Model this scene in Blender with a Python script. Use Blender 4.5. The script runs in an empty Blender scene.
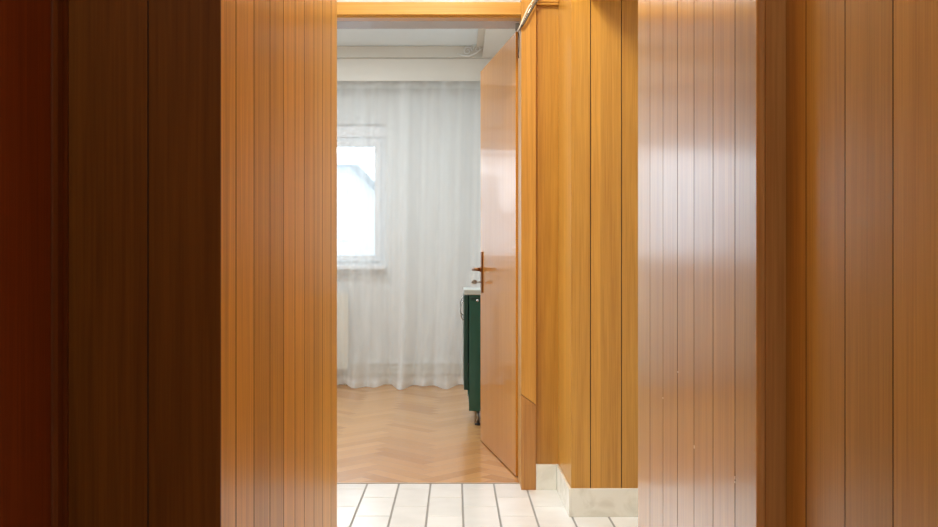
import bpy, math, random
from mathutils import Vector
random.seed(7)
C = bpy.context.scene.collection
F, CX, CY, EH = 930.0, 455.0, 266.0, 0.948     # lens in pixels, vanishing point, eye height

def wx(px, y): return (px - CX) * y / F          # width offset of an image column at depth y
def wz(py, y): return EH + (CY - py) * y / F
def dy(px, x): return F * x / (px - CX)          # depth at which a plane at offset x shows at a column

# ------------------------------------------------------------------ materials
def new_mat(name):
    m = bpy.data.materials.new(name); m.use_nodes = True
    nt = m.node_tree; b = nt.nodes['Principled BSDF']
    return m, nt, b

def plain(name, col, rough=.5, metal=0.0, coat=0.0, noise=0.0, nscale=8, spec=.5):
    m, nt, b = new_mat(name)
    b.inputs['Roughness'].default_value = rough
    b.inputs['Metallic'].default_value = metal
    b.inputs['Coat Weight'].default_value = coat
    b.inputs['Coat Roughness'].default_value = .08
    b.inputs['Specular IOR Level'].default_value = spec
    tc = nt.nodes.new('ShaderNodeTexCoord')
    n = nt.nodes.new('ShaderNodeTexNoise'); n.inputs['Scale'].default_value = nscale; n.inputs['Detail'].default_value = 4
    nt.links.new(tc.outputs['Object'], n.inputs['Vector'])
    mx = nt.nodes.new('ShaderNodeMix'); mx.data_type = 'RGBA'
    k = 1 - noise
    mx.inputs['A'].default_value = (col[0]*k, col[1]*k, col[2]*k, 1)
    mx.inputs['B'].default_value = (min(1, col[0]*(1+noise)), min(1, col[1]*(1+noise)), min(1, col[2]*(1+noise)), 1)
    nt.links.new(n.outputs['Fac'], mx.inputs['Factor'])
    nt.links.new(mx.outputs['Result'], b.inputs['Base Color'])
    return m

def wood(name, light, dark, rough=.3, axis='z', var=.25, bump=.05, coat=.0, spec=.5, fig=1.0, crough=.06, cior=1.5):
    """vertical-grain varnished veneer: fine streaks + slow figure, per-board tone from a face attribute"""
    m, nt, b = new_mat(name); N = nt.nodes; L = nt.links
    tc = N.new('ShaderNodeTexCoord')
    at = N.new('ShaderNodeAttribute'); at.attribute_name = 'tone'
    mul = N.new('ShaderNodeMath'); mul.operation = 'MULTIPLY'; mul.inputs[1].default_value = 37.0
    L.new(at.outputs['Fac'], mul.inputs[0])
    def streak(sc, across, along, detail, dist=0.0):
        mp = N.new('ShaderNodeMapping')
        s = {'z': (across, across, along), 'x': (along, across, across), 'y': (across, along, across)}[axis]
        mp.inputs['Scale'].default_value = s
        L.new(tc.outputs['Object'], mp.inputs['Vector'])
        n = N.new('ShaderNodeTexNoise'); n.noise_dimensions = '4D'
        n.inputs['Scale'].default_value = sc; n.inputs['Detail'].default_value = detail
        n.inputs['Distortion'].default_value = dist
        L.new(mp.outputs['Vector'], n.inputs['Vector']); L.new(mul.outputs[0], n.inputs['W'])
        return n
    fine = streak(1.0, 260, 5, 3)
    mid = streak(1.0, 34*fig, 1.1, 4, .8)
    add = N.new('ShaderNodeMix'); add.data_type = 'FLOAT'; add.inputs['Factor'].default_value = .55
    L.new(fine.outputs['Fac'], add.inputs['A']); L.new(mid.outputs['Fac'], add.inputs['B'])
    rp = N.new('ShaderNodeValToRGB')
    rp.color_ramp.elements[0].position = .36; rp.color_ramp.elements[0].color = (*dark, 1)
    rp.color_ramp.elements[1].position = .60; rp.color_ramp.elements[1].color = (*light, 1)
    L.new(add.outputs['Result'], rp.inputs['Fac'])
    tm = N.new('ShaderNodeMapRange'); tm.inputs['To Min'].default_value = 1 - var; tm.inputs['To Max'].default_value = 1 + var*.6
    L.new(at.outputs['Fac'], tm.inputs['Value'])
    mx = N.new('ShaderNodeMix'); mx.data_type = 'RGBA'; mx.blend_type = 'MULTIPLY'; mx.inputs['Factor'].default_value = 1
    L.new(rp.outputs['Color'], mx.inputs['A'])
    cb = N.new('ShaderNodeCombineColor')
    for k in range(3): L.new(tm.outputs['Result'], cb.inputs[k])
    L.new(cb.outputs['Color'], mx.inputs['B'])
    L.new(mx.outputs['Result'], b.inputs['Base Color'])
    b.inputs['Roughness'].default_value = rough
    b.inputs['Coat Weight'].default_value = coat; b.inputs['Coat Roughness'].default_value = crough; b.inputs['Coat IOR'].default_value = cior
    b.inputs['Specular IOR Level'].default_value = spec
    bp = N.new('ShaderNodeBump'); bp.inputs['Strength'].default_value = bump; bp.inputs['Distance'].default_value = .002
    L.new(add.outputs['Result'], bp.inputs['Height']); L.new(bp.outputs['Normal'], b.inputs['Normal'])
    return m

M = {}
M['wood'] = wood('oak_veneer', (.61, .305, .052), (.46, .205, .028), .30, var=.18, spec=.6)
M['wood_gloss'] = wood('oak_veneer_varnished', (.58, .275, .034), (.43, .18, .019), .34, var=.14, spec=.3, coat=1.0, crough=.16, cior=1.65)
M['wood_side'] = wood('oak_veneer_side', (.84, .44, .060), (.58, .265, .028), .36, var=.14, spec=.15, coat=.22, crough=.2)
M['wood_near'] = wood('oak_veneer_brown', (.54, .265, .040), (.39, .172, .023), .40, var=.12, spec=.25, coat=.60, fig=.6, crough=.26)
M['wood_shaded'] = wood('oak_veneer_shaded', (.225, .080, .010), (.15, .048, .006), .5, var=.12, spec=.25)  # oak darkened to carry the shade of the camera-facing side
M['wood_red'] = wood('mahogany_stained', (.25, .060, .011), (.17, .035, .007), .5, var=.1, spec=.25)
M['wood_door'] = wood('door_veneer', (.58, .250, .040), (.51, .205, .028), .3, var=.05, bump=.004, spec=.05, coat=.60, crough=.035, cior=1.5)
M['wood_frame'] = wood('frame_oak', (.60, .30, .060), (.46, .21, .035), .28, var=.15, spec=.6)
M['wood_frame_x'] = wood('frame_oak_cross', (.62, .32, .065), (.50, .24, .04), .28, axis='x', var=.15, spec=.6)
M['wood_frame_low'] = wood('frame_oak_low', (.54, .26, .072), (.40, .17, .045), .3, var=.1, spec=.5)
M['groove'] = plain('groove_shadow', (.07, .03, .012), .8, noise=.2)
M['plaster'] = plain('white_plaster', (.77, .78, .77), .8, noise=.03)
M['ceiling'] = plain('ceiling_paint', (.86, .86, .84), .85, noise=.02)
M['white'] = plain('white_gloss_paint', (.84, .85, .86), .3, noise=.02)
M['rail_white'] = plain('off_white_paint', (.76, .73, .66), .6, noise=.03)
M['glare_grey'] = plain('head_glare_grey', (.36, .33, .32), .25, noise=.05)  # grey stands in for glare reflected under the door head
M['radiator'] = plain('cream_enamel', (.80, .77, .68), .35, noise=.02)
M['grout'] = plain('grey_grout', (.30, .30, .30), .9, noise=.15, nscale=60)
M['tile'] = None
M['green'] = plain('green_lacquer', (.022, .095, .070), .22, noise=.15, nscale=14, spec=.6)
M['green_dark'] = plain('green_lacquer_edge', (.012, .052, .040), .35, noise=.1)
M['stone_top'] = plain('pale_worktop', (.50, .53, .50), .35, noise=.06)
M['chrome'] = plain('chrome', (.75, .75, .74), .14, 1.0)
M['black'] = plain('black_rubber', (.02, .02, .022), .5)
M['bronze'] = plain('bronze', (.30, .135, .055), .30, 1.0, noise=.1)
M['steel'] = plain('dull_steel', (.38, .36, .33), .30, 1.0)
M['cable_white'] = plain('white_cable_sheath', (.85, .80, .70), .35)
M['cable_grey'] = plain('grey_cable_sheath', (.07, .055, .045), .35)
M['facade'] = plain('white_render', (.92, .92, .92), .8, noise=.03)
M['facade_grey'] = plain('grey_render', (.50, .53, .54), .8, noise=.05)
M['facade_pink'] = plain('pink_render', (.50, .42, .38), .8, noise=.05)
M['facade_glass'] = plain('pale_glazing', (.50, .56, .58), .5)
M['balcony'] = plain('balcony_parapet', (.48, .52, .54), .8)
M['asphalt'] = plain('asphalt', (.30, .31, .31), .9, noise=.1)

def tile_mat(name, c0, c1, rough, spec=.5, vein=0.0):
    m, nt, b = new_mat(name); N = nt.nodes; L = nt.links
    tc = N.new('ShaderNodeTexCoord'); at = N.new('ShaderNodeAttribute'); at.attribute_name = 'tone'
    n = N.new('ShaderNodeTexNoise'); n.inputs['Scale'].default_value = 9; n.inputs['Detail'].default_value = 6
    n.inputs['Distortion'].default_value = 1.4 if vein else 0
    L.new(tc.outputs['Object'], n.inputs['Vector'])
    rp = N.new('ShaderNodeValToRGB')
    rp.color_ramp.elements[0].position = .32; rp.color_ramp.elements[0].color = (*c0, 1)
    rp.color_ramp.elements[1].position = .56 if vein else .7; rp.color_ramp.elements[1].color = (*c1, 1)
    L.new(n.outputs['Fac'], rp.inputs['Fac'])
    mx = N.new('ShaderNodeMix'); mx.data_type = 'RGBA'; mx.blend_type = 'MULTIPLY'; mx.inputs['Factor'].default_value = 1
    tm = N.new('ShaderNodeMapRange'); tm.inputs['To Min'].default_value = .92; tm.inputs['To Max'].default_value = 1
    cb = N.new('ShaderNodeCombineColor')
    L.new(at.outputs['Fac'], tm.inputs['Value'])
    for k in range(3): L.new(tm.outputs['Result'], cb.inputs[k])
    L.new(rp.outputs['Color'], mx.inputs['A']); L.new(cb.outputs['Color'], mx.inputs['B'])
    L.new(mx.outputs['Result'], b.inputs['Base Color'])
    b.inputs['Roughness'].default_value = rough; b.inputs['Specular IOR Level'].default_value = spec
    return m
M['tile'] = tile_mat('white_glazed_tile', (.83, .84, .86), (.90, .91, .93), .2)
M['marble'] = tile_mat('cream_marble', (.74, .71, .63), (.88, .86, .79), .25, vein=1)

def parquet_mat():
    m, nt, b = new_mat('oak_parquet'); N = nt.nodes; L = nt.links
    tc = N.new('ShaderNodeTexCoord'); at = N.new('ShaderNodeAttribute'); at.attribute_name = 'tone'
    rp = N.new('ShaderNodeValToRGB'); e = rp.color_ramp.elements
    e[0].position = 0; e[0].color = (.44, .205, .070, 1); e[1].position = 1; e[1].color = (.68, .38, .155, 1)
    L.new(at.outputs['Fac'], rp.inputs['Fac'])
    n = N.new('ShaderNodeTexNoise'); n.inputs['Scale'].default_value = 45; n.inputs['Detail'].default_value = 4
    L.new(tc.outputs['Object'], n.inputs['Vector'])
    mx = N.new('ShaderNodeMix'); mx.data_type = 'RGBA'; mx.blend_type = 'OVERLAY'; mx.inputs['Factor'].default_value = .12
    L.new(rp.outputs['Color'], mx.inputs['A']); L.new(n.outputs['Fac'], mx.inputs['B'])
    L.new(mx.outputs['Result'], b.inputs['Base Color'])
    n2 = N.new('ShaderNodeTexNoise'); n2.inputs['Scale'].default_value = 5
    L.new(tc.outputs['Object'], n2.inputs['Vector'])
    mr = N.new('ShaderNodeMapRange'); mr.inputs['To Min'].default_value = .15; mr.inputs['To Max'].default_value = .27
    L.new(n2.outputs['Fac'], mr.inputs['Value']); L.new(mr.outputs['Result'], b.inputs['Roughness'])
    b.inputs['Specular IOR Level'].default_value = .6
    return m
M['parquet'] = parquet_mat()

def glass_mat(name, tint=(1, 1, 1), frost=0.0):
    m, nt, b = new_mat(name); N = nt.nodes; L = nt.links
    N.remove(b); out = N['Material Output']
    tr = N.new('ShaderNodeBsdfTransparent'); tr.inputs['Color'].default_value = (*tint, 1)
    gl = N.new('ShaderNodeBsdfGlossy'); gl.inputs['Roughness'].default_value = .02
    fr = N.new('ShaderNodeFresnel'); fr.inputs['IOR'].default_value = 1.45
    mx = N.new('ShaderNodeMixShader'); L.new(fr.outputs[0], mx.inputs[0])
    L.new(tr.outputs[0], mx.inputs[1]); L.new(gl.outputs[0], mx.inputs[2])
    last = mx
    if frost:
        tl = N.new('ShaderNodeBsdfTranslucent'); tl.inputs['Color'].default_value = (.95, .95, .92, 1)
        df = N.new('ShaderNodeBsdfDiffuse'); df.inputs['Color'].default_value = (.95, .95, .92, 1)
        m2 = N.new('ShaderNodeMixShader'); L.new(tl.outputs[0], m2.inputs[1]); L.new(df.outputs[0], m2.inputs[2])
        m3 = N.new('ShaderNodeMixShader'); m3.inputs[0].default_value = frost
        L.new(mx.outputs[0], m3.inputs[1]); L.new(m2.outputs[0], m3.inputs[2]); last = m3
    L.new(last.outputs[0], out.inputs['Surface'])
    return m
M['glass'] = glass_mat('window_glass', (.97, .99, 1))
M['frosted'] = glass_mat('frosted_glass', (.97, .98, .97), .75)

def sheer_mat():
    """thin voile: the weave's opacity comes from a per-vertex density (bunched folds are denser)"""
    m, nt, b = new_mat('white_voile'); N = nt.nodes; L = nt.links
    N.remove(b); out = N['Material Output']
    at = N.new('ShaderNodeAttribute'); at.attribute_name = 'weave'
    tc = N.new('ShaderNodeTexCoord'); mp = N.new('ShaderNodeMapping'); mp.inputs['Scale'].default_value = (28, 1, .8)
    L.new(tc.outputs['Object'], mp.inputs['Vector'])
    n = N.new('ShaderNodeTexNoise'); n.inputs['Scale'].default_value = 1; n.inputs['Detail'].default_value = 3
    L.new(mp.outputs['Vector'], n.inputs['Vector'])
    mr = N.new('ShaderNodeMapRange'); mr.inputs['To Min'].default_value = -.015; mr.inputs['To Max'].default_value = .015
    L.new(n.outputs['Fac'], mr.inputs['Value'])
    ad = N.new('ShaderNodeMath'); ad.use_clamp = True
    L.new(at.outputs['Fac'], ad.inputs[0]); L.new(mr.outputs['Result'], ad.inputs[1])
    tr = N.new('ShaderNodeBsdfTransparent')
    df = N.new('ShaderNodeBsdfDiffuse'); df.inputs['Color'].default_value = (.92, .97, .98, 1)
    tl = N.new('ShaderNodeBsdfTranslucent'); tl.inputs['Color'].default_value = (.95, .96, .97, 1)
    m1 = N.new('ShaderNodeMixShader'); m1.inputs[0].default_value = .45
    L.new(df.outputs[0], m1.inputs[1]); L.new(tl.outputs[0], m1.inputs[2])
    m2 = N.new('ShaderNodeMixShader'); L.new(ad.outputs[0], m2.inputs[0])
    L.new(tr.outputs[0], m2.inputs[1]); L.new(m1.outputs[0], m2.inputs[2])
    L.new(m2.outputs[0], out.inputs['Surface'])
    return m
M['sheer'] = sheer_mat()

# ------------------------------------------------------------------ mesh helpers
class MB:
    def __init__(s): s.v = []; s.f = []; s.t = []; s.m = []; s.mats = []
    def mi(s, mat):
        if mat not in s.mats: s.mats.append(mat)
        return s.mats.index(mat)
    def poly(s, vs, faces, tone=.5, mat=0):
        o = len(s.v); s.v += [tuple(v) for v in vs]
        for f in faces: s.f.append([i + o for i in f]); s.t.append(tone); s.m.append(mat)
    def box(s, x0, x1, y0, y1, z0, z1, tone=.5, mat=0):
        vs = [(x0,y0,z0),(x1,y0,z0),(x1,y1,z0),(x0,y1,z0),(x0,y0,z1),(x1,y0,z1),(x1,y1,z1),(x0,y1,z1)]
        s.poly(vs, [(0,3,2,1),(4,5,6,7),(0,1,5,4),(1,2,6,5),(2,3,7,6),(3,0,4,7)], tone, mat)
    def obox(s, p, u, w, h, lu, lw, lh, tone=.5, mat=0):
        """box at corner p along vectors u, w, h with lengths lu, lw, lh"""
        p, u, w, h = Vector(p), Vector(u)*lu, Vector(w)*lw, Vector(h)*lh
        vs = [p, p+u, p+u+w, p+w, p+h, p+u+h, p+u+w+h, p+w+h]
        s.poly(vs, [(0,3,2,1),(4,5,6,7),(0,1,5,4),(1,2,6,5),(2,3,7,6),(3,0,4,7)], tone, mat)
    def prism(s, prof, z0, z1, tone=.5, mat=0):
        n = len(prof)
        vs = [(x, y, z0) for x, y in prof] + [(x, y, z1) for x, y in prof]
        fs = [(i, (i+1) % n, n + (i+1) % n, n + i) for i in range(n)] + [tuple(range(n))[::-1], tuple(range(n, 2*n))]
        s.poly(vs, fs, tone, mat)
    def tube(s, pts, r, seg=10, tone=.5, mat=0, cap=True):
        pts = [Vector(p) for p in pts]; n = len(pts)
        rs = r if isinstance(r, (list, tuple)) else [r]*n
        o = len(s.v); up = Vector((0, 0, 1)); prev = None
        for i, p in enumerate(pts):
            d = (pts[min(i+1, n-1)] - pts[max(i-1, 0)]).normalized()
            a = (prev if prev is not None else (up if abs(d.z) < .9 else Vector((1, 0, 0))))
            a = (a - d*a.dot(d)).normalized(); prev = a; b = d.cross(a)
            for k in range(seg):
                t = 2*math.pi*k/seg
                s.v.append(tuple(p + (a*math.cos(t) + b*math.sin(t))*rs[i]))
        for i in range(n-1):
            for k in range(seg):
                k2 = (k+1) % seg
                s.f.append([o+i*seg+k, o+i*seg+k2, o+(i+1)*seg+k2, o+(i+1)*seg+k]); s.t.append(tone); s.m.append(mat)
        if cap:
            s.f.append([o+k for k in range(seg)][::-1]); s.t.append(tone); s.m.append(mat)
            s.f.append([o+(n-1)*seg+k for k in range(seg)]); s.t.append(tone); s.m.append(mat)
    def build(s, name, mats, parent=None, bevel=0.0, smooth=False, segs=2):
        me = bpy.data.meshes.new(name); me.from_pydata(s.v, [], s.f); me.update()
        if not isinstance(mats, (list, tuple)): mats = [mats]
        for m in mats: me.materials.append(m)
        for p, mi in zip(me.polygons, s.m): p.material_index = mi; p.use_smooth = smooth
        a = me.attributes.new('tone', 'FLOAT', 'FACE')
        for i, t in enumerate(s.t): a.data[i].value = t
        import bmesh
        bm = bmesh.new(); bm.from_mesh(me); bmesh.ops.recalc_face_normals(bm, faces=bm.faces); bm.to_mesh(me); bm.free()
        o = bpy.data.objects.new(name, me); C.objects.link(o)
        if parent is not None: o.parent = parent; o.matrix_parent_inverse = parent.matrix_world.inverted()
        if bevel:
            b = o.modifiers.new('bevel', 'BEVEL'); b.width = bevel; b.segments = segs; b.limit_method = 'ANGLE'
            b.angle_limit = math.radians(40); b.harden_normals = False
        return o

def tag(o, label=None, cat=None, group=None, kind=None):
    if label: o['label'] = label
    if cat: o['category'] = cat
    if group: o['group'] = group
    if kind: o['kind'] = kind
    return o
def struct(o, label, cat): return tag(o, label, cat, kind='structure')
def empty(name, loc):
    o = bpy.data.objects.new(name, None); C.objects.link(o); o.location = loc; o.empty_display_size = .05
    bpy.context.view_layer.update(); return o

def boards(mb, p0, p1, seams, z0, z1, th, side, gw=.0035, gd=.004, seed=0, soft=(), tones=None):
    """tongue-and-groove boards from p0 to p1 (plan points); seams = distances along; side=+1 puts the
    body to the left of the direction of travel, the show face is on the other side"""
    rnd = random.Random(seed)
    p0 = Vector((*p0, 0)); p1 = Vector((*p1, 0)); d = (p1 - p0); Ln = d.length; d.normalize()
    n = Vector((-d.y, d.x, 0)) * side
    es = [0] + sorted(seams) + [Ln]
    for i in range(len(es)-1):
        a, b = es[i], es[i+1]
        ga = 0 if (i == 0 or es[i] in soft) else gw/2
        gb = 0 if (i == len(es)-2 or es[i+1] in soft) else gw/2
        t = tones[i] if tones else rnd.random()
        P = [p0+d*a+n*(gd if ga else 0), p0+d*(a+ga), p0+d*(b-gb), p0+d*b+n*(gd if gb else 0), p0+d*b+n*th, p0+d*a+n*th]
        vs = [(q.x, q.y, z0) for q in P] + [(q.x, q.y, z1) for q in P]
        k = 6
        for j in range(k):
            dark = (j == 0 and ga) or (j == 2 and gb)
            mb.poly([vs[j], vs[(j+1) % k], vs[k+(j+1) % k], vs[k+j]], [(0, 1, 2, 3)], t, 1 if dark else 0)
        mb.poly(vs, [tuple(range(k))[::-1], tuple(range(k, 2*k))], t, 0)

H = 2.72           # ceiling height
YD0, YD1 = 3.936, 4.18   # front and back of the doorway wall
XJ0, XJ1 = -.585, .280   # jambs
YB = 7.45          # far wall of the room beyond

# ================================================================== SETTING
# --- hall floor: staggered white tiles on grout
g = MB(); g.box(-1.8, 1.9, -1.7, 4.055, -.05, -.0015, mat=0)
tw, tl = .1375, .2865
rnd = random.Random(3)
k0 = -16
for k in range(k0, 15):
    x0 = .031 + k*tw
    if x0 > 1.88: break
    ya = 3.813 if (k % 2) else 3.667     # seam rows read in the photo: odd and even columns are half a tile apart
    r0 = ya - 20*tl
    for r in range(0, 24):
        y0 = r0 + r*tl; y1 = y0 + tl
        if y1 < -1.6 or y0 > 4.05: continue
        y0 = max(y0, -1.69); y1 = min(y1, 4.052)
        xa, xb, yy0, yy1 = x0+.0032, x0+tw-.0032, y0+.0028, y1-.0028
        if yy1 - yy0 < .01 or xb > 1.9: continue
        e = .0015; t = rnd.random()
        vs = [(xa, yy0, -.002), (xb, yy0, -.002), (xb, yy1, -.002), (xa, yy1, -.002),
              (xa+e, yy0+e, 0), (xb-e, yy0+e, 0), (xb-e, yy1-e, 0), (xa+e, yy1-e, 0)]
        g.poly(vs, [(4,5,6,7),(0,1,5,4),(1,2,6,5),(2,3,7,6),(3,0,4,7)], t, 1)
struct(g.build('floor', [M['grout'], M['tile']]), 'white glazed oblong tiles with grey grout laid staggered in the hall', 'floor')

# --- parquet beyond
g = MB(); g.box(-2.7, .75, 4.055, YB+.1, -.05, -.0012, mat=1)
w_, n_ = .075, 5
ca, sa = math.cos(math.radians(45)), math.sin(math.radians(45))
def clipped(poly, xmin, xmax, ymin, ymax):
    def cut(P, f, inter):
        out = []
        for i in range(len(P)):
            a, b = P[i], P[(i+1) % len(P)]
            if f(a): out.append(a)
            if f(a) != f(b): out.append(inter(a, b))
        return out
    def ix(v): return lambda a, b: (v, a[1]+(b[1]-a[1])*(v-a[0])/(b[0]-a[0]))
    def iy(v): return lambda a, b: (a[0]+(b[0]-a[0])*(v-a[1])/(b[1]-a[1]), v)
    for f, it in ((lambda p: p[0] >= xmin, ix(xmin)), (lambda p: p[0] <= xmax, ix(xmax)),
                  (lambda p: p[1] >= ymin, iy(ymin)), (lambda p: p[1] <= ymax, iy(ymax))):
        if len(poly) < 3: return []
        poly = cut(poly, f, it)
    return poly
rnd = random.Random(11)
ox, oy = -.10, 4.6
for i in range(-70, 71):
    for j in range(-70, 71):
        md = (i - j) % (2*n_)
        if md == 0: r = (i, j, i+n_, j+1)
        elif md == 2*n_-1: r = (i, j, i+1, j+n_)
        else: continue
        gp = .012
        c = [(r[0]+gp, r[1]+gp), (r[2]-gp, r[1]+gp), (r[2]-gp, r[3]-gp), (r[0]+gp, r[3]-gp)]
        P = [(ox + (a*ca - b*sa)*w_, oy + (a*sa + b*ca)*w_) for a, b in c]
        P = clipped(P, -2.65, .70, 4.066, YB)
        if len(P) < 3: continue
        base = .62 if md == 0 else .46
        g.poly([(x, y, 0) for x, y in P], [tuple(range(len(P)))], min(1, max(0, base + rnd.uniform(-.28, .28))), 0)
struct(g.build('floor_parquet', [M['parquet'], plain('parquet_joint', (.14, .07, .035), .6)]),
       'orange oak herringbone parquet in the room beyond the doorway', 'floor')
g = MB(); g.box(XJ0, XJ1, 4.052, 4.066, -.001, .0012)
struct(g.build('trim_1', plain('threshold_strip', (.40, .32, .25), .4, noise=.1)), 'thin dark threshold strip between tiles and parquet', 'threshold')

# --- ceilings
g = MB(); g.box(-1.8, 1.9, -1.7, 4.1, H, H+.1)
struct(g.build('ceiling', M['ceiling']), 'white hall ceiling', 'ceiling')
HR = wz(46, 7.19)
g = MB(); g.box(-2.8, .8, 4.1, YB+.2, HR, H+.1)
struct(g.build('ceiling_room', plain('ceiling_paint_cool', (.80, .87, .90), .85, noise=.02)), 'white ceiling of the room beyond the doorway', 'ceiling')

# --- left passage partition: side boards facing right
XL, YL0, YL1 = -.318, 1.26, 2.505
sm = [dy(p, XL) - YL0 for p in (236, 254, 270, 283.5, 295, 304.5, 314, 322.5, 331)]
g = MB(); boards(g, (XL, YL0+.005), (XL, YL1), [q-.005 for q in sm], 0, H, .03, 1, gw=.0042, gd=.004, seed=2)
g.box(-1.75, XL-.029, YL0+.03, YL1-.005, 0, H, .5, 2)
struct(g.build('wall_left', [M['wood_side'], M['groove'], M['plaster']]),
       'honey oak tongue-and-groove side of the left partition beside the doorway view', 'wall')
# front (camera-facing) dark face
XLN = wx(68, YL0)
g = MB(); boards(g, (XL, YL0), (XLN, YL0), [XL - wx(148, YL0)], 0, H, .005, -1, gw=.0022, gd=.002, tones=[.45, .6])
struct(g.build('wall_left_front', [M['wood_shaded'], M['groove']]), 'dark shaded wooden face of the left partition with one board joint', 'wall')
# moulded corner strip and the reddish side wall toward the camera
g = MB()
ya = 1.215
prof = [(XLN+.001, YL0+.02), (XLN+.001, YL0-.004), (XLN-.002, YL0-.012), (XLN-.002, YL0-.020), (XLN+.003, YL0-.026), (XLN+.003, ya+.006), (XLN-.001, ya), (XLN-.03, ya), (XLN-.03, YL0+.02)]
g.prism(prof, 0, H, .3)
struct(g.build('trim_2', wood('moulding_stained', (.20, .055, .012), (.12, .03, .008), .4), bevel=.0012), 'narrow dark moulded strip in the corner left of the partition', 'trim')
g = MB(); boards(g, (XLN-.004, ya), (XLN-.004, -1.6), [.62, 1.2, 1.9], 0, H, .03, -1, seed=6)
g.box(-1.75, XLN-.033, -1.65, ya+.04, 0, H, .5, 2)
struct(g.build('wall_left_near', [M['wood_red'], M['groove'], M['plaster']]), 'dark reddish stained wood panel at the far left', 'wall')

# --- right passage partition
XR, YR0, YR1 = .451, 1.39, dy(638, .451)
XRN = .494
sm = sorted([YR1 - dy(p, XR) for p in (650, 663, 677.5, 694, 713, 735)])
g = MB(); boards(g, (XR, YR1), (XR, YR0+.003), sm, 0, H, .03, 1, gw=.0032, gd=.0035, seed=5)
for px_, py_, h_ in ((694.5, 447, .006), (735, 478, .005), (735, 482, .003), (678, 372, .002), (663, 398, .002)):
    yy = dy(px_, XR); zz = wz(py_, yy); g.box(XR-.0006, XR+.003, yy-.0022, yy+.0022, zz-h_/2, zz+h_/2, .5, 3)
g.box(XR+.029, 1.85, YR0+.03, YR1-.004, 0, H, .5, 2)
M['chip'] = plain('bare_chip', (.75, .62, .45), .8)
struct(g.build('wall_right', [M['wood_gloss'], M['groove'], M['plaster'], M['chip']]),
       'glossy oak tongue-and-groove side of the right partition catching white window glare', 'wall')
# end post with rounded edge
g = MB()
prof = [(XR+.001, YR0+.012), (XR+.001, YR0+.003)]
for k in range(7):
    t = k/6*math.pi/2
    prof.append((XR+.0105 - .0105*math.cos(t), YR0 + .003 - .0075*math.sin(t)))
prof += [(XR+.0125, YR0-.0015), (XRN+.004, YR0-.0015), (XRN+.004, YR0+.012)]
g.prism(prof, 0, H, .4)
post = g.build('trim_3', wood('post_oak', (.70, .38, .13), (.52, .25, .07), .35, var=.1, coat=.6, crough=.25))
struct(post, 'brown wooden end post with rounded edge on the right partition', 'trim')
# near right wall
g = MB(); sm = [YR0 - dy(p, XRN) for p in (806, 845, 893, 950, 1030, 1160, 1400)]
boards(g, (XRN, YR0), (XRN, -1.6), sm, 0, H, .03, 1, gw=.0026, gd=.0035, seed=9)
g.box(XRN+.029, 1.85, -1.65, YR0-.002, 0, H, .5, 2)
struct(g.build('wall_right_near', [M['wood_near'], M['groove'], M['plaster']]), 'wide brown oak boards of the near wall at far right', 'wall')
g = MB(); g.box(-.7, .7, -1.65, -1.6, 0, H)
struct(g.build('wall_back', M['plaster']), 'plain wall behind the viewer', 'wall')

# --- hall beyond the passage
YH = 3.522; XC = .440
g = MB()
s0 = [wx(590.5, YH)-XC, wx(600.5, YH)-XC, wx(621.5, YH)-XC, wx(652, YH)-XC, wx(686, YH)-XC, wx(716, YH)-XC, wx(750, YH)-XC]
boards(g, (XC+.0002, YH), (1.85, YH), s0, .104, H, .03, 1, gw=.0035, gd=.004, soft=(s0[1],), tones=[.62, .95, .55, .35, .6, .4, .7, .5])
g.box(XC+.012, 1.85, YH+.029, YD1-.03, 0, H, .5, 2)
struct(g.build('wall_hall', [M['wood'], M['groove'], M['plaster']]), 'bright honey oak boards on the hall wall right of the doorway', 'wall')
g = MB(); boards(g, (XC, YD0+.018), (XC, YH+.030), [.2], .104, H, .02, 1, tones=[.8, .8], soft=(.2,))
struct(g.build('wall_hall_return', [M['wood'], M['groove']]), 'narrow oak side of the recess beside the door casing', 'wall')
g = MB(); boards(g, (.335, YD0+.018), (XC+.012, YD0+.018), [], .104, H, .03, 1, tones=[.25])
g.box(.335, XC+.03, YD0+.047, YD1-.03, 0, H, .5, 1)
struct(g.build('wall_door_right', [M['wood'], M['plaster']]), 'flat oak panel between the door casing and the recess corner', 'wall')
# capping moulding high in the recess
g = MB(); zc = wz(4.5, 3.93)
g.box(.347, XC-.001, YD0-.004, YD0+.019, zc, zc+.12, .8); g.box(.347, XC-.001, YD0-.010, YD0+.019, zc+.010, zc+.10, .8)
struct(g.build('trim_4', M['wood_frame_x'], bevel=.002), 'oak moulding block high in the recess beside the casing', 'trim')
# unseen boxing added above the hall wall to throw the slanting shadow
g = MB(); g.box(.475, 1.6, 3.22, YH-.002, 2.0, H-.001)
struct(g.build('wall_boxing_added', M['wood']), 'unseen oak boxing added above the hall wall to cast a shadow', 'wall')
# marble skirting
g = MB(); bh = .107
g.box(.343, XC-.0105, YD0, YD0+.0175, 0, bh, .3); 
b1 = g.build('baseboard_recess', M['marble'], bevel=.0015)
struct(b1, 'short marble skirting at the back of the recess by the casing', 'baseboard')
g = MB(); g.box(XC-.010, XC-.0005, YH-.010, YD0+.0175, 0, bh, .9); g.box(XC-.0005, 1.85, YH-.010, YH-.0005, 0, bh, .9)
struct(g.build('baseboard_right', M['marble'], bevel=.0015), 'cream veined marble skirting along the hall wall', 'baseboard')
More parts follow.
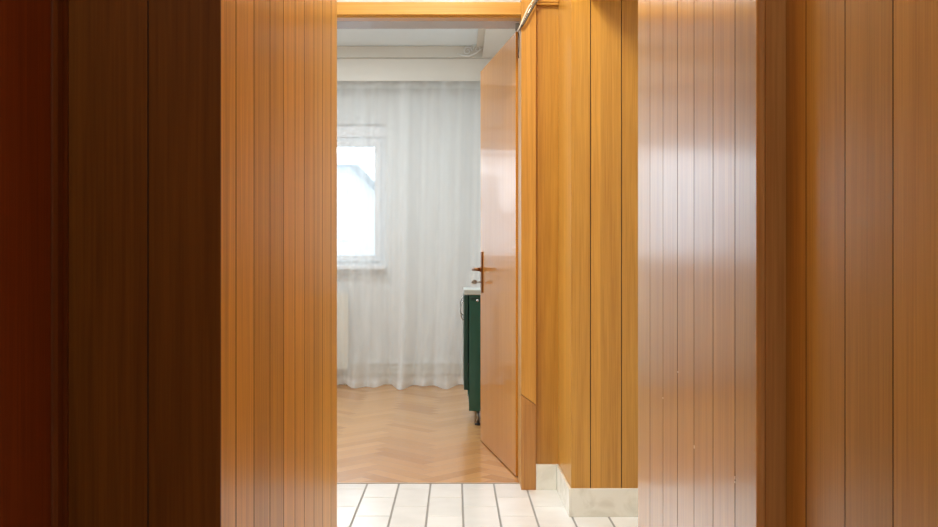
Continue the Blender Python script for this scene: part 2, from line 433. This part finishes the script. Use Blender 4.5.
# left of doorway + hall sides
g = MB(); boards(g, (-1.75, YD0+.018), (XJ0-.06, YD0+.018), [.14*k for k in range(1, 8)], 0, H, .03, 1, seed=21)
g.box(-1.75, XJ0-.02, YD0+.047, YD1-.03, 0, H, .5, 2)
struct(g.build('wall_door_left', [M['wood'], M['groove'], M['plaster']]), 'oak boards left of the doorway', 'wall')
g = MB(); g.box(-1.75, -1.6, YL1-.1, YD0+.1, 0, .3); g.box(-1.75, -1.6, YL1-.1, YD0+.1, 2.1, H); g.box(-1.75, -1.6, YL1-.1, 2.70, .3, 2.1); g.box(-1.75, -1.6, 3.75, YD0+.1, .3, 2.1)
struct(g.build('wall_hall_left', M['plaster']), 'white side wall at the left end of the hall', 'wall')
g = MB(); g.box(1.85, 1.95, -1.7, YD0+.1, 0, H)
struct(g.build('wall_hall_end', M['plaster']), 'white wall at the right end of the hall', 'wall')
# wall above the doorway
ZH0, ZH1 = 2.012, wz(2, YD0)
g = MB(); g.box(XJ0-.03, XJ1+.03, YD0+.02, YD1-.03, 2.40, H)
struct(g.build('wall_door_top', M['plaster']), 'white wall above the transom light', 'wall')

# --- door frame: casing, head, jambs, transom
g = MB(); cw = .063
mz = wz(400, YD0)
g.prism([(XJ1, YD0), (XJ1+cw, YD0), (XJ1+cw, YD0+.03), (XJ1, YD0+.03)], 0, mz-.022, .35, 1)
# scarf joint: slanting cut between lower and upper lengths
vs = [(XJ1, YD0, mz-.022), (XJ1+cw, YD0, mz-.022), (XJ1+cw, YD0, mz-.026+.0), (XJ1, YD0, mz+.022)]
g.poly([(XJ1, YD0, mz-.022), (XJ1+cw, YD0, mz-.022), (XJ1, YD0, mz+.022),
        (XJ1, YD0+.03, mz-.022), (XJ1+cw, YD0+.03, mz-.022), (XJ1, YD0+.03, mz+.022)],
       [(0,1,2),(3,5,4),(0,2,5,3),(1,4,5,2)], .35, 1)
lift = .0022
g.poly([(XJ1+.0, YD0-.002, mz+.022+lift), (XJ1+cw, YD0-.002, mz-.022+lift), (XJ1+cw, YD0-.002, H-.001), (XJ1, YD0-.002, H-.001),
        (XJ1+.0, YD0+.03, mz+.022+lift), (XJ1+cw, YD0+.03, mz-.022+lift), (XJ1+cw, YD0+.03, H-.001), (XJ1, YD0+.03, H-.001)],
       [(0,1,2,3),(4,7,6,5),(0,3,7,4),(1,5,6,2),(0,4,5,1),(2,6,7,3)], .8, 0)
g.prism([(XJ0-cw, YD0), (XJ0, YD0), (XJ0, YD0+.03), (XJ0-cw, YD0+.03)], 0, H-.001, .6)
struct(g.build('trim_5', [M['wood_frame'], M['wood_frame_low']], bevel=.0012), 'oak door casing with a slanting joint low on its right upright', 'door casing')
g = MB()   # jamb linings
g.box(XJ1+.0002, XJ1+.04, YD0+.03, YD1-.045, 0, H-.4, .15); g.box(XJ0-.04, XJ0-.0002, YD0+.03, YD1-.004, 0, H-.4, .5)
g.box(XJ1+.0100, XJ1+.04, YD1-.045, YD1-.004, 0, H-.4, .1)
struct(g.build('trim_6', M['wood_frame'], bevel=.001), 'oak lining boards of the door opening', 'door jamb')
g = MB()   # header rail under the transom
g.box(XJ0, XJ1, YD0-.001, YD0+.028, ZH0, ZH1, .85)
g.box(XJ0, XJ1, YD0+.018, 4.012, 2.004, ZH1-.006, .35)
struct(g.build('trim_7', M['wood_frame_x'], bevel=.002), 'yellow oak header rail across the top of the doorway', 'door head')
g = MB(); g.box(XJ0, XJ1, 4.013, YD1-.036, 2.005, ZH1-.008, .5)
struct(g.build('trim_8', M['glare_grey']), 'underside of the door head with glare painted in as grey', 'door head')
g = MB(); g.box(XJ0, XJ1, 4.0, 4.006, ZH1-.01, 2.41)
struct(g.build('window_1', M['frosted']), 'white frosted transom light above the doorway', 'window')

# --- room beyond
YT = YB
g = MB()   # far wall with window opening
WX0, WX1, WZ0, WZ1 = -2.15, wx(385, YB), .955, 2.085
g.box(-2.8, WX0, YB, YB+.25, 0, H); g.box(WX1, .8, YB, YB+.25, 0, H)
g.box(WX0, WX1, YB, YB+.25, 0, WZ0); g.box(WX0, WX1, YB, YB+.25, WZ1, H)
struct(g.build('wall_far', M['plaster']), 'white far wall of the room behind the sheer curtain', 'wall')
g = MB(); g.box(-2.8, -2.65, 4.15, YB+.2, 0, H)
struct(g.build('wall_room_left', M['plaster']), 'white left wall of the room', 'wall')
XW = .44
g = MB(); g.box(XW, .8, 4.15, YB+.2, 0, H)
struct(g.build('wall_room_right', M['plaster']), 'white right wall of the room behind the open door', 'wall')
g = MB(); g.box(-2.8, XJ0-.04, YD1-.03, YD1, 0, H); g.box(XJ1+.042, .8, YD1-.03, YD1, 0, H); g.box(XJ0-.04, XJ1+.042, YD1-.03, YD1, 2.4, H)
g.box(XJ0-.04, XJ1+.042, YD1-.034, YD1-.002, ZH1-.01, 2.12)
struct(g.build('wall_room_front', M['plaster']), 'room side of the doorway wall', 'wall')
# stepped cornice boxing, far wall and right wall
zc1, zc0 = wz(58, 7.19), wz(80.5, 7.19)
g = MB()
g.box(-2.65, XW, 7.190, YB-.001, zc1+.004, HR-.001, .5); g.box(-2.65, XW, 7.184, 7.192, HR-.012, HR-.001, .5)
g.box(-2.65, XW, 7.182, 7.192, zc1+.001, zc1+.012, .5)
xk = .215
g.box(xk, XW, 4.2, 7.189, zc1+.004, HR-.001, .5); g.box(xk-.006, xk+.002, 4.2, 7.19, zc1+.001, zc1+.012, .5)
g.box(xk-.05, xk+.001, 4.2, 7.19, HR-.014, HR-.001, .5)
struct(g.build('trim_9', M['rail_white'], bevel=.003), 'off-white plaster cornice boxing under the far ceiling', 'cornice')
# leafy plaster scroll in the cornice corner
g = MB()
sx, sy, sz = wx(469, 7.176), 7.176, wz(51, 7.176)
def scroll(cx, cz, r0, turns, dirn, y, rad):
    pts = []
    for i in range(26):
        t = i/25; a = dirn*t*turns*2*math.pi + (0 if dirn > 0 else math.pi)
        rr = r0*(1-.82*t)
        pts.append((cx + rr*math.cos(a), y, cz + rr*math.sin(a)))
    g.tube(pts, [rad*(1-.5*i/25) for i in range(26)], 8)
scroll(sx-.012, sz, .036, 1.4, 1, sy, .007); scroll(sx+.062, sz+.012, .030, 1.3, -1, sy-.02, .006)
scroll(sx+.03, sz+.045, .020, 1.2, 1, sy-.02, .005)
g.tube([(sx-.09, sy, sz-.02), (sx-.05, sy, sz-.034), (sx+.0, sy, sz-.040), (sx+.05, sy-.01, sz-.020), (sx+.11, sy-.03, sz+.02)], [.003, .006, .007, .006, .004], 8)
struct(g.build('trim_10', M['ceiling'], smooth=True), 'white plaster scroll ornament in the cornice corner above the door', 'ornament')
# skirting of far wall with mouldings
g = MB()
def band(z0, z1, d): g.box(-2.65, XW, YB-d, YB-.0005, z0, z1, .5)
band(0, .085, .014); band(.085, .094, .024); band(.094, .125, .016); band(.125, .135, .022); band(.135, .160, .012); band(.160, .172, .020)
struct(g.build('baseboard_far', M['rail_white'], bevel=.002), 'off-white moulded skirting seen through the curtain hem', 'baseboard')

# window in the far wall
win = MB()
def frame(mb, x0, x1, z0, z1, y0, y1, w, mat=0):
    mb.box(x0, x0+w, y0, y1, z0, z1, .5, mat); mb.box(x1-w, x1, y0, y1, z0, z1, .5, mat)
    mb.box(x0+w, x1-w, y0, y1, z0, z0+w, .5, mat); mb.box(x0+w, x1-w, y0, y1, z1-w, z1, .5, mat)
frame(win, WX0+.001, WX1-.001, WZ0, WZ1-.10, YB+.06, YB+.12, .045)
win.box(WX0+.001, WX1-.001, YB+.04, YB+.14, WZ1-.10, WZ1-.001)
wo = win.build('window_2', M['white'], bevel=.004)
struct(wo, 'white casement window behind the sheer curtain', 'window')
xm = -1.35
for (a, b) in ((WX0+.03, xm), (xm, WX1-.035)):
    s_ = MB(); frame(s_, a+.002, b-.002, WZ0+.03, WZ1-.125, YB+.045, YB+.085, .05)
    so = s_.build('window_sash', M['white'], wo, bevel=.003)
    p_ = MB(); p_.box(a+.052, b-.052, YB+.06, YB+.066, WZ0+.08, WZ1-.175)
    p_.build('pane', M['glass'], so)
h_ = MB(); h_.tube([(xm+.03, YB+.045, 1.45), (xm+.03, YB+.01, 1.45), (xm+.03, YB+.005, 1.44), (xm+.03, YB+.005, 1.34)], .008, 8)
h_.build('window_handle', M['white'], wo, smooth=True)
s_ = MB(); s_.box(WX0-.06, WX1+.015, YB-.085, YB+.06, WZ0-.035, WZ0-.001)
struct(s_.build('trim_11', M['white'], bevel=.006), 'white window sill behind the curtain', 'window sill')

# window added at the hall's unseen left end for its light
hw = MB()
def frame_y(mb, y0, y1, z0, z1, x0, x1, w):
    mb.box(x0, x1, y0, y0+w, z0, z1); mb.box(x0, x1, y1-w, y1, z0, z1)
    mb.box(x0, x1, y0+w, y1-w, z0, z0+w); mb.box(x0, x1, y0+w, y1-w, z1-w, z1)
frame_y(hw, 2.702, 3.748, .302, 2.098, -1.69, -1.63, .05)
ho = hw.build('window_added', M['white'], bevel=.003)
struct(ho, 'white framed window added for light at the hidden left end of the hall', 'window')
p_ = MB(); p_.box(-1.665, -1.66, 2.75, 3.70, .35, 2.05); p_.build('pane', M['glass'], ho)

# ================================================================== THINGS
# --- open door
door = empty('door_1', (.272, 4.172, 0))
hp = Vector((.2725, 4.172, 0)); fp = Vector((wx(480.5, 5.033), 5.033, 0))
u = (fp - hp).normalized(); n = Vector((-u.y, u.x, 0))      # n points to the visible (left) side
if n.x > 0: n = -n
L_ = (fp - hp).length; TH = .038
ang = math.atan2(u.y, u.x)
leaf = MB(); leaf.obox(hp + Vector((0, 0, .006)), u, -n, (0, 0, 1), L_, TH, 1.994, .5)
lo = leaf.build('door_leaf', M['wood_door'], door, bevel=.0015)
tag(door, 'smooth glossy orange wooden door standing open into the room', 'door', kind='structure')
def dp(a, b, z): q = hp + u*a + n*b; return (q.x, q.y, z)
# escutcheon, lever, key
for sgn, off in ((1, 0), (-1, -TH)):
    e = MB(); a0 = L_ - .066
    q = hp + u*a0 + n*(off if sgn > 0 else off) + Vector((0, 0, .805))
    e.obox(q, u, n*sgn, (0, 0, 1), .034, .007, .22)
    esc = e.build('handle_plate', M['bronze'], door, bevel=.003)
    hd = MB(); ac = a0 + .017
    pts = [dp(ac, off+sgn*.004, .930), dp(ac, off+sgn*.040, .930), dp(ac-.006, off+sgn*.050, .930), dp(ac-.03, off+sgn*.053, .931), dp(ac-.08, off+sgn*.052, .932), dp(ac-.125, off+sgn*.046, .930)]
    hd.tube(pts, [.010, .0085, .009, .0095, .0085, .007], 10)
    hd.tube([dp(ac, off+sgn*.005, .930), dp(ac, off+sgn*.013, .930)], .014, 12)
    hd.build('lever_handle', M['bronze'], esc, smooth=True)
k_ = MB(); off = 0
k_.tube([dp(ac, .004, .862), dp(ac, .030, .862)], .0035, 8)
ring = [dp(ac + .0*math.cos(t), .043 + .013*math.cos(t), .862 + .009*math.sin(t)) for t in [i/14*2*math.pi for i in range(15)]]
k_.tube(ring, .0035, 8)
k_.obox(Vector(dp(ac-.001, .034, .856)), u, n, (0, 0, 1), .002, .018, .012)
k_.build('key', M['steel'], door, smooth=True)

# --- sheer curtain
def curtain():
    x0, x1, nx = -2.5, .40, 420
    zt, zb, nz = wz(78, 7.22), .004, 60
    yc = 7.266
    rnd = random.Random(5)
    ph = [rnd.uniform(0, 6.28) for _ in range(9)]
    V, Fc, D = [], [], []
    def off(x, s):      # s: 0 top .. 1 bottom
        xs = x + .10*(s**2)*math.sin(2.1*x + 1.0) + .16*max(0, s-.7)**1.5            # folds lean as they fall
        a = (.018*math.sin(2*math.pi*xs/.21 + ph[0] + .8*math.sin(2.6*xs + ph[1]))
             
             
             + .022*s*math.sin(2*math.pi*xs/.37 + ph[4]) + .02*max(0, s-.75)/.25*math.sin(2*math.pi*(x+.25*(s-.75))/.17 + ph[5]))
        flare = -.085*max(0, (s-.88)/.12)**2*(.6+.4*math.sin(2*math.pi*xs/.23+ph[5]))
        return a*(.8 + .9*s) + flare
    for j in range(nz+1):
        s = j/nz; s = s if s < .9 else s
        for i in range(nx+1):
            x = x0 + (x1-x0)*i/nx
            zz = zt + (zb-zt)*s
            if s > .97: zz = zb + (zt-zb)*(1-s) + 0.0
            dx = .004
            sl = abs((off(x+dx, s) - off(x-dx, s))/(2*dx))
            y = yc + off(x, s)
            wave = .018*max(0, s-.93)/.07*(.5+.5*math.sin(2*math.pi*x/.31+ph[6]))
            V.append((x, y, max(.004, zz + wave)))
            d = .27 + .06*min(1.3, sl) + .24*max(0, math.sin(2*math.pi*(x+.10*s*s*math.sin(2.1*x+1))/.33 + ph[7]))**4 + .16*max(0, math.sin(2*math.pi*(x+.06*s)/.135 + ph[8]))**2*(.4+.6*s)
            if s > .975: d += .38
            elif s > .86: d += .10*(s-.86)/.115
            if s < .02: d += .3
            D.append(min(.96, d))
    for j in range(nz):
        for i in range(nx):
            a = j*(nx+1)+i
            Fc.append((a, a+nx+1, a+nx+2, a+1))
    me = bpy.data.meshes.new('sheer_curtain'); me.from_pydata(V, [], Fc); me.update()
    at = me.attributes.new('weave', 'FLOAT', 'POINT')
    for i, d in enumerate(D): at.data[i].value = d
    for p in me.polygons: p.use_smooth = True
    me.materials.append(M['sheer'])
    o = bpy.data.objects.new('sheer_curtain', me); C.objects.link(o)
    return o
tag(curtain(), 'white floor-length sheer curtain hanging in soft folds in front of the window', 'curtain')
# pelmet / curtain track board
g = MB(); zp0, zp1 = zc0, zc1
g.box(-2.6, xk+.19, 7.194, 7.212, zp0, zp1-.001, .5); g.box(-2.6, xk+.19, 7.212, YB-.001, zp1-.012, zp1-.001, .5)
g.box(-2.6, xk+.19, 7.186, 7.196, zp0-.004, zp0+.006, .2)
tag(g.build('curtain_rail', M['rail_white'], bevel=.002), 'plain off-white curtain pelmet board across the top of the sheer curtain', 'curtain rail')

# --- radiator behind the curtain
rad = empty('panel_radiator', (-1.4, YB-.08, .12))
xr1 = wx(347.5, YB-.13)
r_ = MB(); r_.box(-1.95, xr1, YB-.105, YB-.085, .13, .735)
x = -1.93
while x < xr1-.02:
    r_.box(x, x+.022, YB-.111, YB-.104, .16, .70); x += .045
r_.build('front_panel', M['radiator'], rad, bevel=.004)
r_ = MB(); r_.box(-1.95, xr1, YB-.084, YB-.04, .14, .725); r_.build('body', M['radiator'], rad)
r_ = MB(); r_.tube([(xr1-.03, YB-.06, .14), (xr1-.03, YB-.06, .0)], .009, 8); r_.build('pipe', M['radiator'], rad, smooth=True)
r_ = MB(); r_.tube([(-1.9, YB-.06, .14), (-1.9, YB-.06, .0)], .009, 8); r_.build('pipe', M['radiator'], rad, smooth=True)
tag(rad, 'cream panel radiator under the window behind the curtain', 'radiator')

# --- green cabinet behind the door
YC0, YC1 = 5.50, 6.15
XF = wx(469, YC0); XBk = .41
cab = empty('green_cabinet', ((XF+XBk)/2, (YC0+YC1)/2, 0))
ztop = wz(295, YC0); zbot = wz(411, YC0)
c_ = MB()
c_.box(XF, XBk, YC0, YC0+.018, zbot, ztop, .5); c_.box(XF, XBk, YC1-.018, YC1, zbot, ztop, .5)
c_.box(XF+.002, XBk, YC0+.018, YC1-.018, zbot, zbot+.018, .5); c_.box(XF+.002, XBk, YC0+.018, YC1-.018, ztop-.018, ztop, .5)
c_.box(XBk-.008, XBk, YC0+.018, YC1-.018, zbot+.018, ztop-.018, .5)
c_.box(XF+.004, XBk-.01, YC0+.018, YC1-.018, .30, .316, .5)
c_.build('body', M['green'], cab, bevel=.002)
d0 = XF-.030; dz0 = wz(390, YC0)
dd = MB(); dd.box(d0, XF-.006, YC0+.001, (YC0+YC1)/2-.002, dz0, ztop-.004, .5)
dr = dd.build('cabinet_door', M['green_dark'], cab, bevel=.003)
dd = MB(); dd.box(d0, XF-.006, (YC0+YC1)/2+.002, YC1-.001, dz0, ztop-.004, .5)
dr2 = dd.build('cabinet_door', M['green_dark'], cab, bevel=.003)
for drr, yh in ((dr, YC0+.035), (dr2, YC1-.035)):
    hh = MB(); z1, z2 = wz(301, YC0+.03), wz(320, YC0+.03)
    pts = []
    for i in range(13):
        t = i/12*math.pi
        pts.append((d0 - .020*math.sin(t)**.8, yh, (z1+z2)/2 + (z1-z2)/2*math.cos(t)))
    hh.tube(pts, .0032, 8)
    hh.build('handle', M['chrome'], drr, smooth=True)
w2 = MB(); w2.box(XF-.029, XBk+.01, YC0-.010, YC1+.01, ztop+.0005, ztop+.032)
w2.build('worktop', M['stone_top'], cab, bevel=.004)
# recessed panel + small bright latch on the near side
w2 = MB()
w2.box(XF+.006, XF+.075, YC0-.004, YC0-.0002, ztop-.030, ztop-.012)
w2.build('side_rail', M['green_dark'], cab, bevel=.0015)
w2 = MB(); w2.tube([(wx(477.5, YC0), YC0-.004, wz(300.5, YC0)), (wx(477.5, YC0), YC0-.012, wz(300.5, YC0))], [.006, .008], 10)
w2.build('knob', M['chrome'], cab, smooth=True)
for (lx, ly) in ((wx(478, 5.55), 5.552), (wx(478, 5.55), YC1-.05), (XBk-.05, 5.552), (XBk-.05, YC1-.05)):
    l_ = MB(); l_.tube([(lx, ly, zbot), (lx, ly, .012)], .009, 10); lg = l_.build('leg', M['steel'], cab, smooth=True)
    l_ = MB(); l_.tube([(lx, ly, .012), (lx, ly, .009), (lx, ly, 0)], [.012, .019, .020], 12); l_.build('foot', M['black'], lg, smooth=True)
tag(cab, 'low dark green cabinet with pale worktop and bow handle behind the open door', 'cabinet')

# --- cable bundle at the door head
def spl(P, n=8):
    P = [Vector(p) for p in P]; out = []
    for i in range(len(P)-1):
        p0, p1, p2, p3 = P[max(i-1, 0)], P[i], P[i+1], P[min(i+2, len(P)-1)]
        for k in range(n):
            t = k/n
            out.append(.5*((2*p1)+(-p0+p2)*t+(2*p0-5*p1+4*p2-p3)*t*t+(-p0+3*p1-3*p2+p3)*t**3))
    out.append(P[-1]); return out
def ip(px, py, y): return (wx(px, y), y, wz(py, y))
cb = empty('cable_bundle', ip(520, 27, 3.92))
def strand(name, pts, r, m):
    t = MB(); t.tube(spl(pts), r, 8); return t.build(name, m, cb, smooth=True)
strand('light_cable', [ip(552, -24, 3.92), ip(541, -10, 3.92), ip(531.2, 3, 3.92), ip(525.7, 13, 3.92), ip(522, 22, 3.92), ip(519.5, 27.5, 3.925), ip(517.5, 31, 4.0)], .0030, M['cable_white'])
strand('dark_cable', [ip(556, -24, 3.915), ip(545, -10, 3.915), ip(535.5, 3, 3.915), ip(529.3, 13.5, 3.915), ip(524, 23, 3.915), ip(520.5, 27, 3.925), ip(518, 30, 4.0)], .0042, M['cable_grey'])
strand('grey_cable', [ip(554, -25, 3.93), ip(543, -10, 3.93), ip(533.5, 3, 3.93), ip(528, 13, 3.93), ip(523, 22.5, 3.93), ip(520, 27.5, 3.93), ip(518, 31, 4.0)], .0036, M['chrome'])
t = MB(); q = Vector(ip(517.6, 27, 3.99)); t.box(q.x-.010, q.x+.010, q.y-.012, q.y+.012, q.z-.016, q.z+.014)
t.build('cable_clip', M['cable_grey'], cb, bevel=.003)
strand('drop_cable', [ip(517.8, 31, 4.03), ip(518.8, 36, 4.05), ip(519, 46, 4.05), ip(518.2, 54, 4.05), ip(518.8, 58, 4.06)], .0022, M['black'])
tag(cb, 'bundle of pale and dark cables running to the top right corner of the doorway', 'cable')

# --- outside
g = MB(); g.box(-40, 40, YB+1, 80, -6.1, -6)
struct(g.build('ground', M['asphalt']), 'street surface outside the window', 'ground')
def block(name, x0, x1, y0, y1, z1, mat, label, floors, bays, bal):
    r = empty(name, ((x0+x1)/2, (y0+y1)/2, -6))
    w = MB(); w.box(x0, x1, y0, y1, -6, z1); wl = w.build('wall', mat, r)
    w = MB(); w.box(x0-.2, x1+.2, y0-.25, y1+.2, z1, z1+.25); w.build('roof', M['facade_grey'], r)
    fh = (z1+6)/floors; bw = (x1-x0)/bays
    for f in range(floors):
        for b in range(bays):
            xa = x0 + bw*(b+.25); za = -6 + fh*(f+.3)
            w = MB(); w.box(xa, xa+bw*.5, y0-.03, y0, za, za+fh*.5)
            w.build('window', M['facade_glass'], r)
        if bal:
            w = MB(); za = -6 + fh*f
            w.box(x0+.2, x1-.2, y0-1.1, y0-.001, za, za+.15)
            w.box(x0+.2, x1-.2, y0-1.1, y0-1.03, za+.15, za+.95)
            w.build('balcony', M['balcony'], r)
    tag(r, label, 'building')
block('apartment_block', -11.4, -3.55, 22, 30, wz(150, 22), M['facade'], 'white apartment block at the left beyond the window', 4, 5, True)
block('apartment_tower', -3.15, wx(351, 22), 21.9, 29, wz(166, 22), plain('darkened_render', (.36, .38, .40), .8, noise=.04), 'pale grey stair tower with small windows seen through the curtained window', 9, 2, False)  # render darkened so the view through the window does not clip
block('apartment_building', wx(353, 40), 12, 40, 50, wz(186, 40), M['facade_pink'], 'pale pinkish building farther off beyond the white apartment block', 4, 11, False)

# ================================================================== LIGHT
W = bpy.data.worlds.new('World'); bpy.context.scene.world = W; W.use_nodes = True
bg = W.node_tree.nodes['Background']; bg.inputs['Color'].default_value = (.82, .92, 1, 1); bg.inputs['Strength'].default_value = 5.0

def area(name, loc, rot, sx, sy, power, col, portal=False, spread=180):
    l = bpy.data.lights.new(name, 'AREA'); l.shape = 'RECTANGLE'; l.size = sx; l.size_y = sy
    l.energy = power; l.color = col; l.spread = math.radians(spread)
    o = bpy.data.objects.new(name, l); C.objects.link(o); o.location = loc; o.rotation_euler = rot
    if portal: l.cycles.is_portal = True
    return o
R = math.radians
area('window_portal', ((WX0+WX1)/2, YB+.15, (WZ0+WZ1)/2), (R(-90), 0, 0), WX1-WX0, WZ1-WZ0, 1, (1, 1, 1), portal=True)
area('added_window_portal', (-1.72, 3.225, 1.2), (0, R(-90), 0), 1.8, 1.05, 1, (1, 1, 1), portal=True)  # guides sky light through the added hall window
area('room_fill', (-.9, 5.7, HR-.03), (0, 0, 0), 1.2, 1.2, 44, (.90, .96, 1))  # added fill to brighten the far room, no fixture
area('passage_fill', (0, 1.95, H-.03), (0, 0, 0), .25, .25, 6, (1, .93, .74))  # unseen fill added to light both partition sides from above
area('hall_ceiling_lamp', (-.12, 2.92, H-.03), (0, 0, 0), .35, .35, 31, (1, .95, .77))
area('corridor_side_fill', (-.40, .45, 2.3), (0, R(-35), 0), .3, .3, 4.5, (1, .88, .72))  # added fill aimed at the near right wall
area('corridor_fill', (0, -.6, H-.03), (0, 0, 0), .3, .3, 5.0, (1, .86, .68))  # invisible fill added behind the viewer to lift the dark corridor

# ================================================================== CAMERA
cam = bpy.data.cameras.new('camera'); co = bpy.data.objects.new('camera', cam); C.objects.link(co)
cam.sensor_width = 36; cam.lens = F/938*36
co.location = (0, 0, EH); co.rotation_euler = (R(90), 0, 0)
cam.shift_x = (469-CX)/938; cam.shift_y = (CY-263.5)/938
cam.clip_start = .01; cam.clip_end = 300
sc = bpy.context.scene; sc.camera = co
sc.view_settings.view_transform = 'Standard'; sc.view_settings.look = 'None'
sc.view_settings.exposure = 0.0
sc.cycles.max_bounces = 14; sc.cycles.diffuse_bounces = 6; sc.cycles.transparent_max_bounces = 24
sc.cycles.use_denoising = True
sc.cycles.sample_clamp_indirect = 8
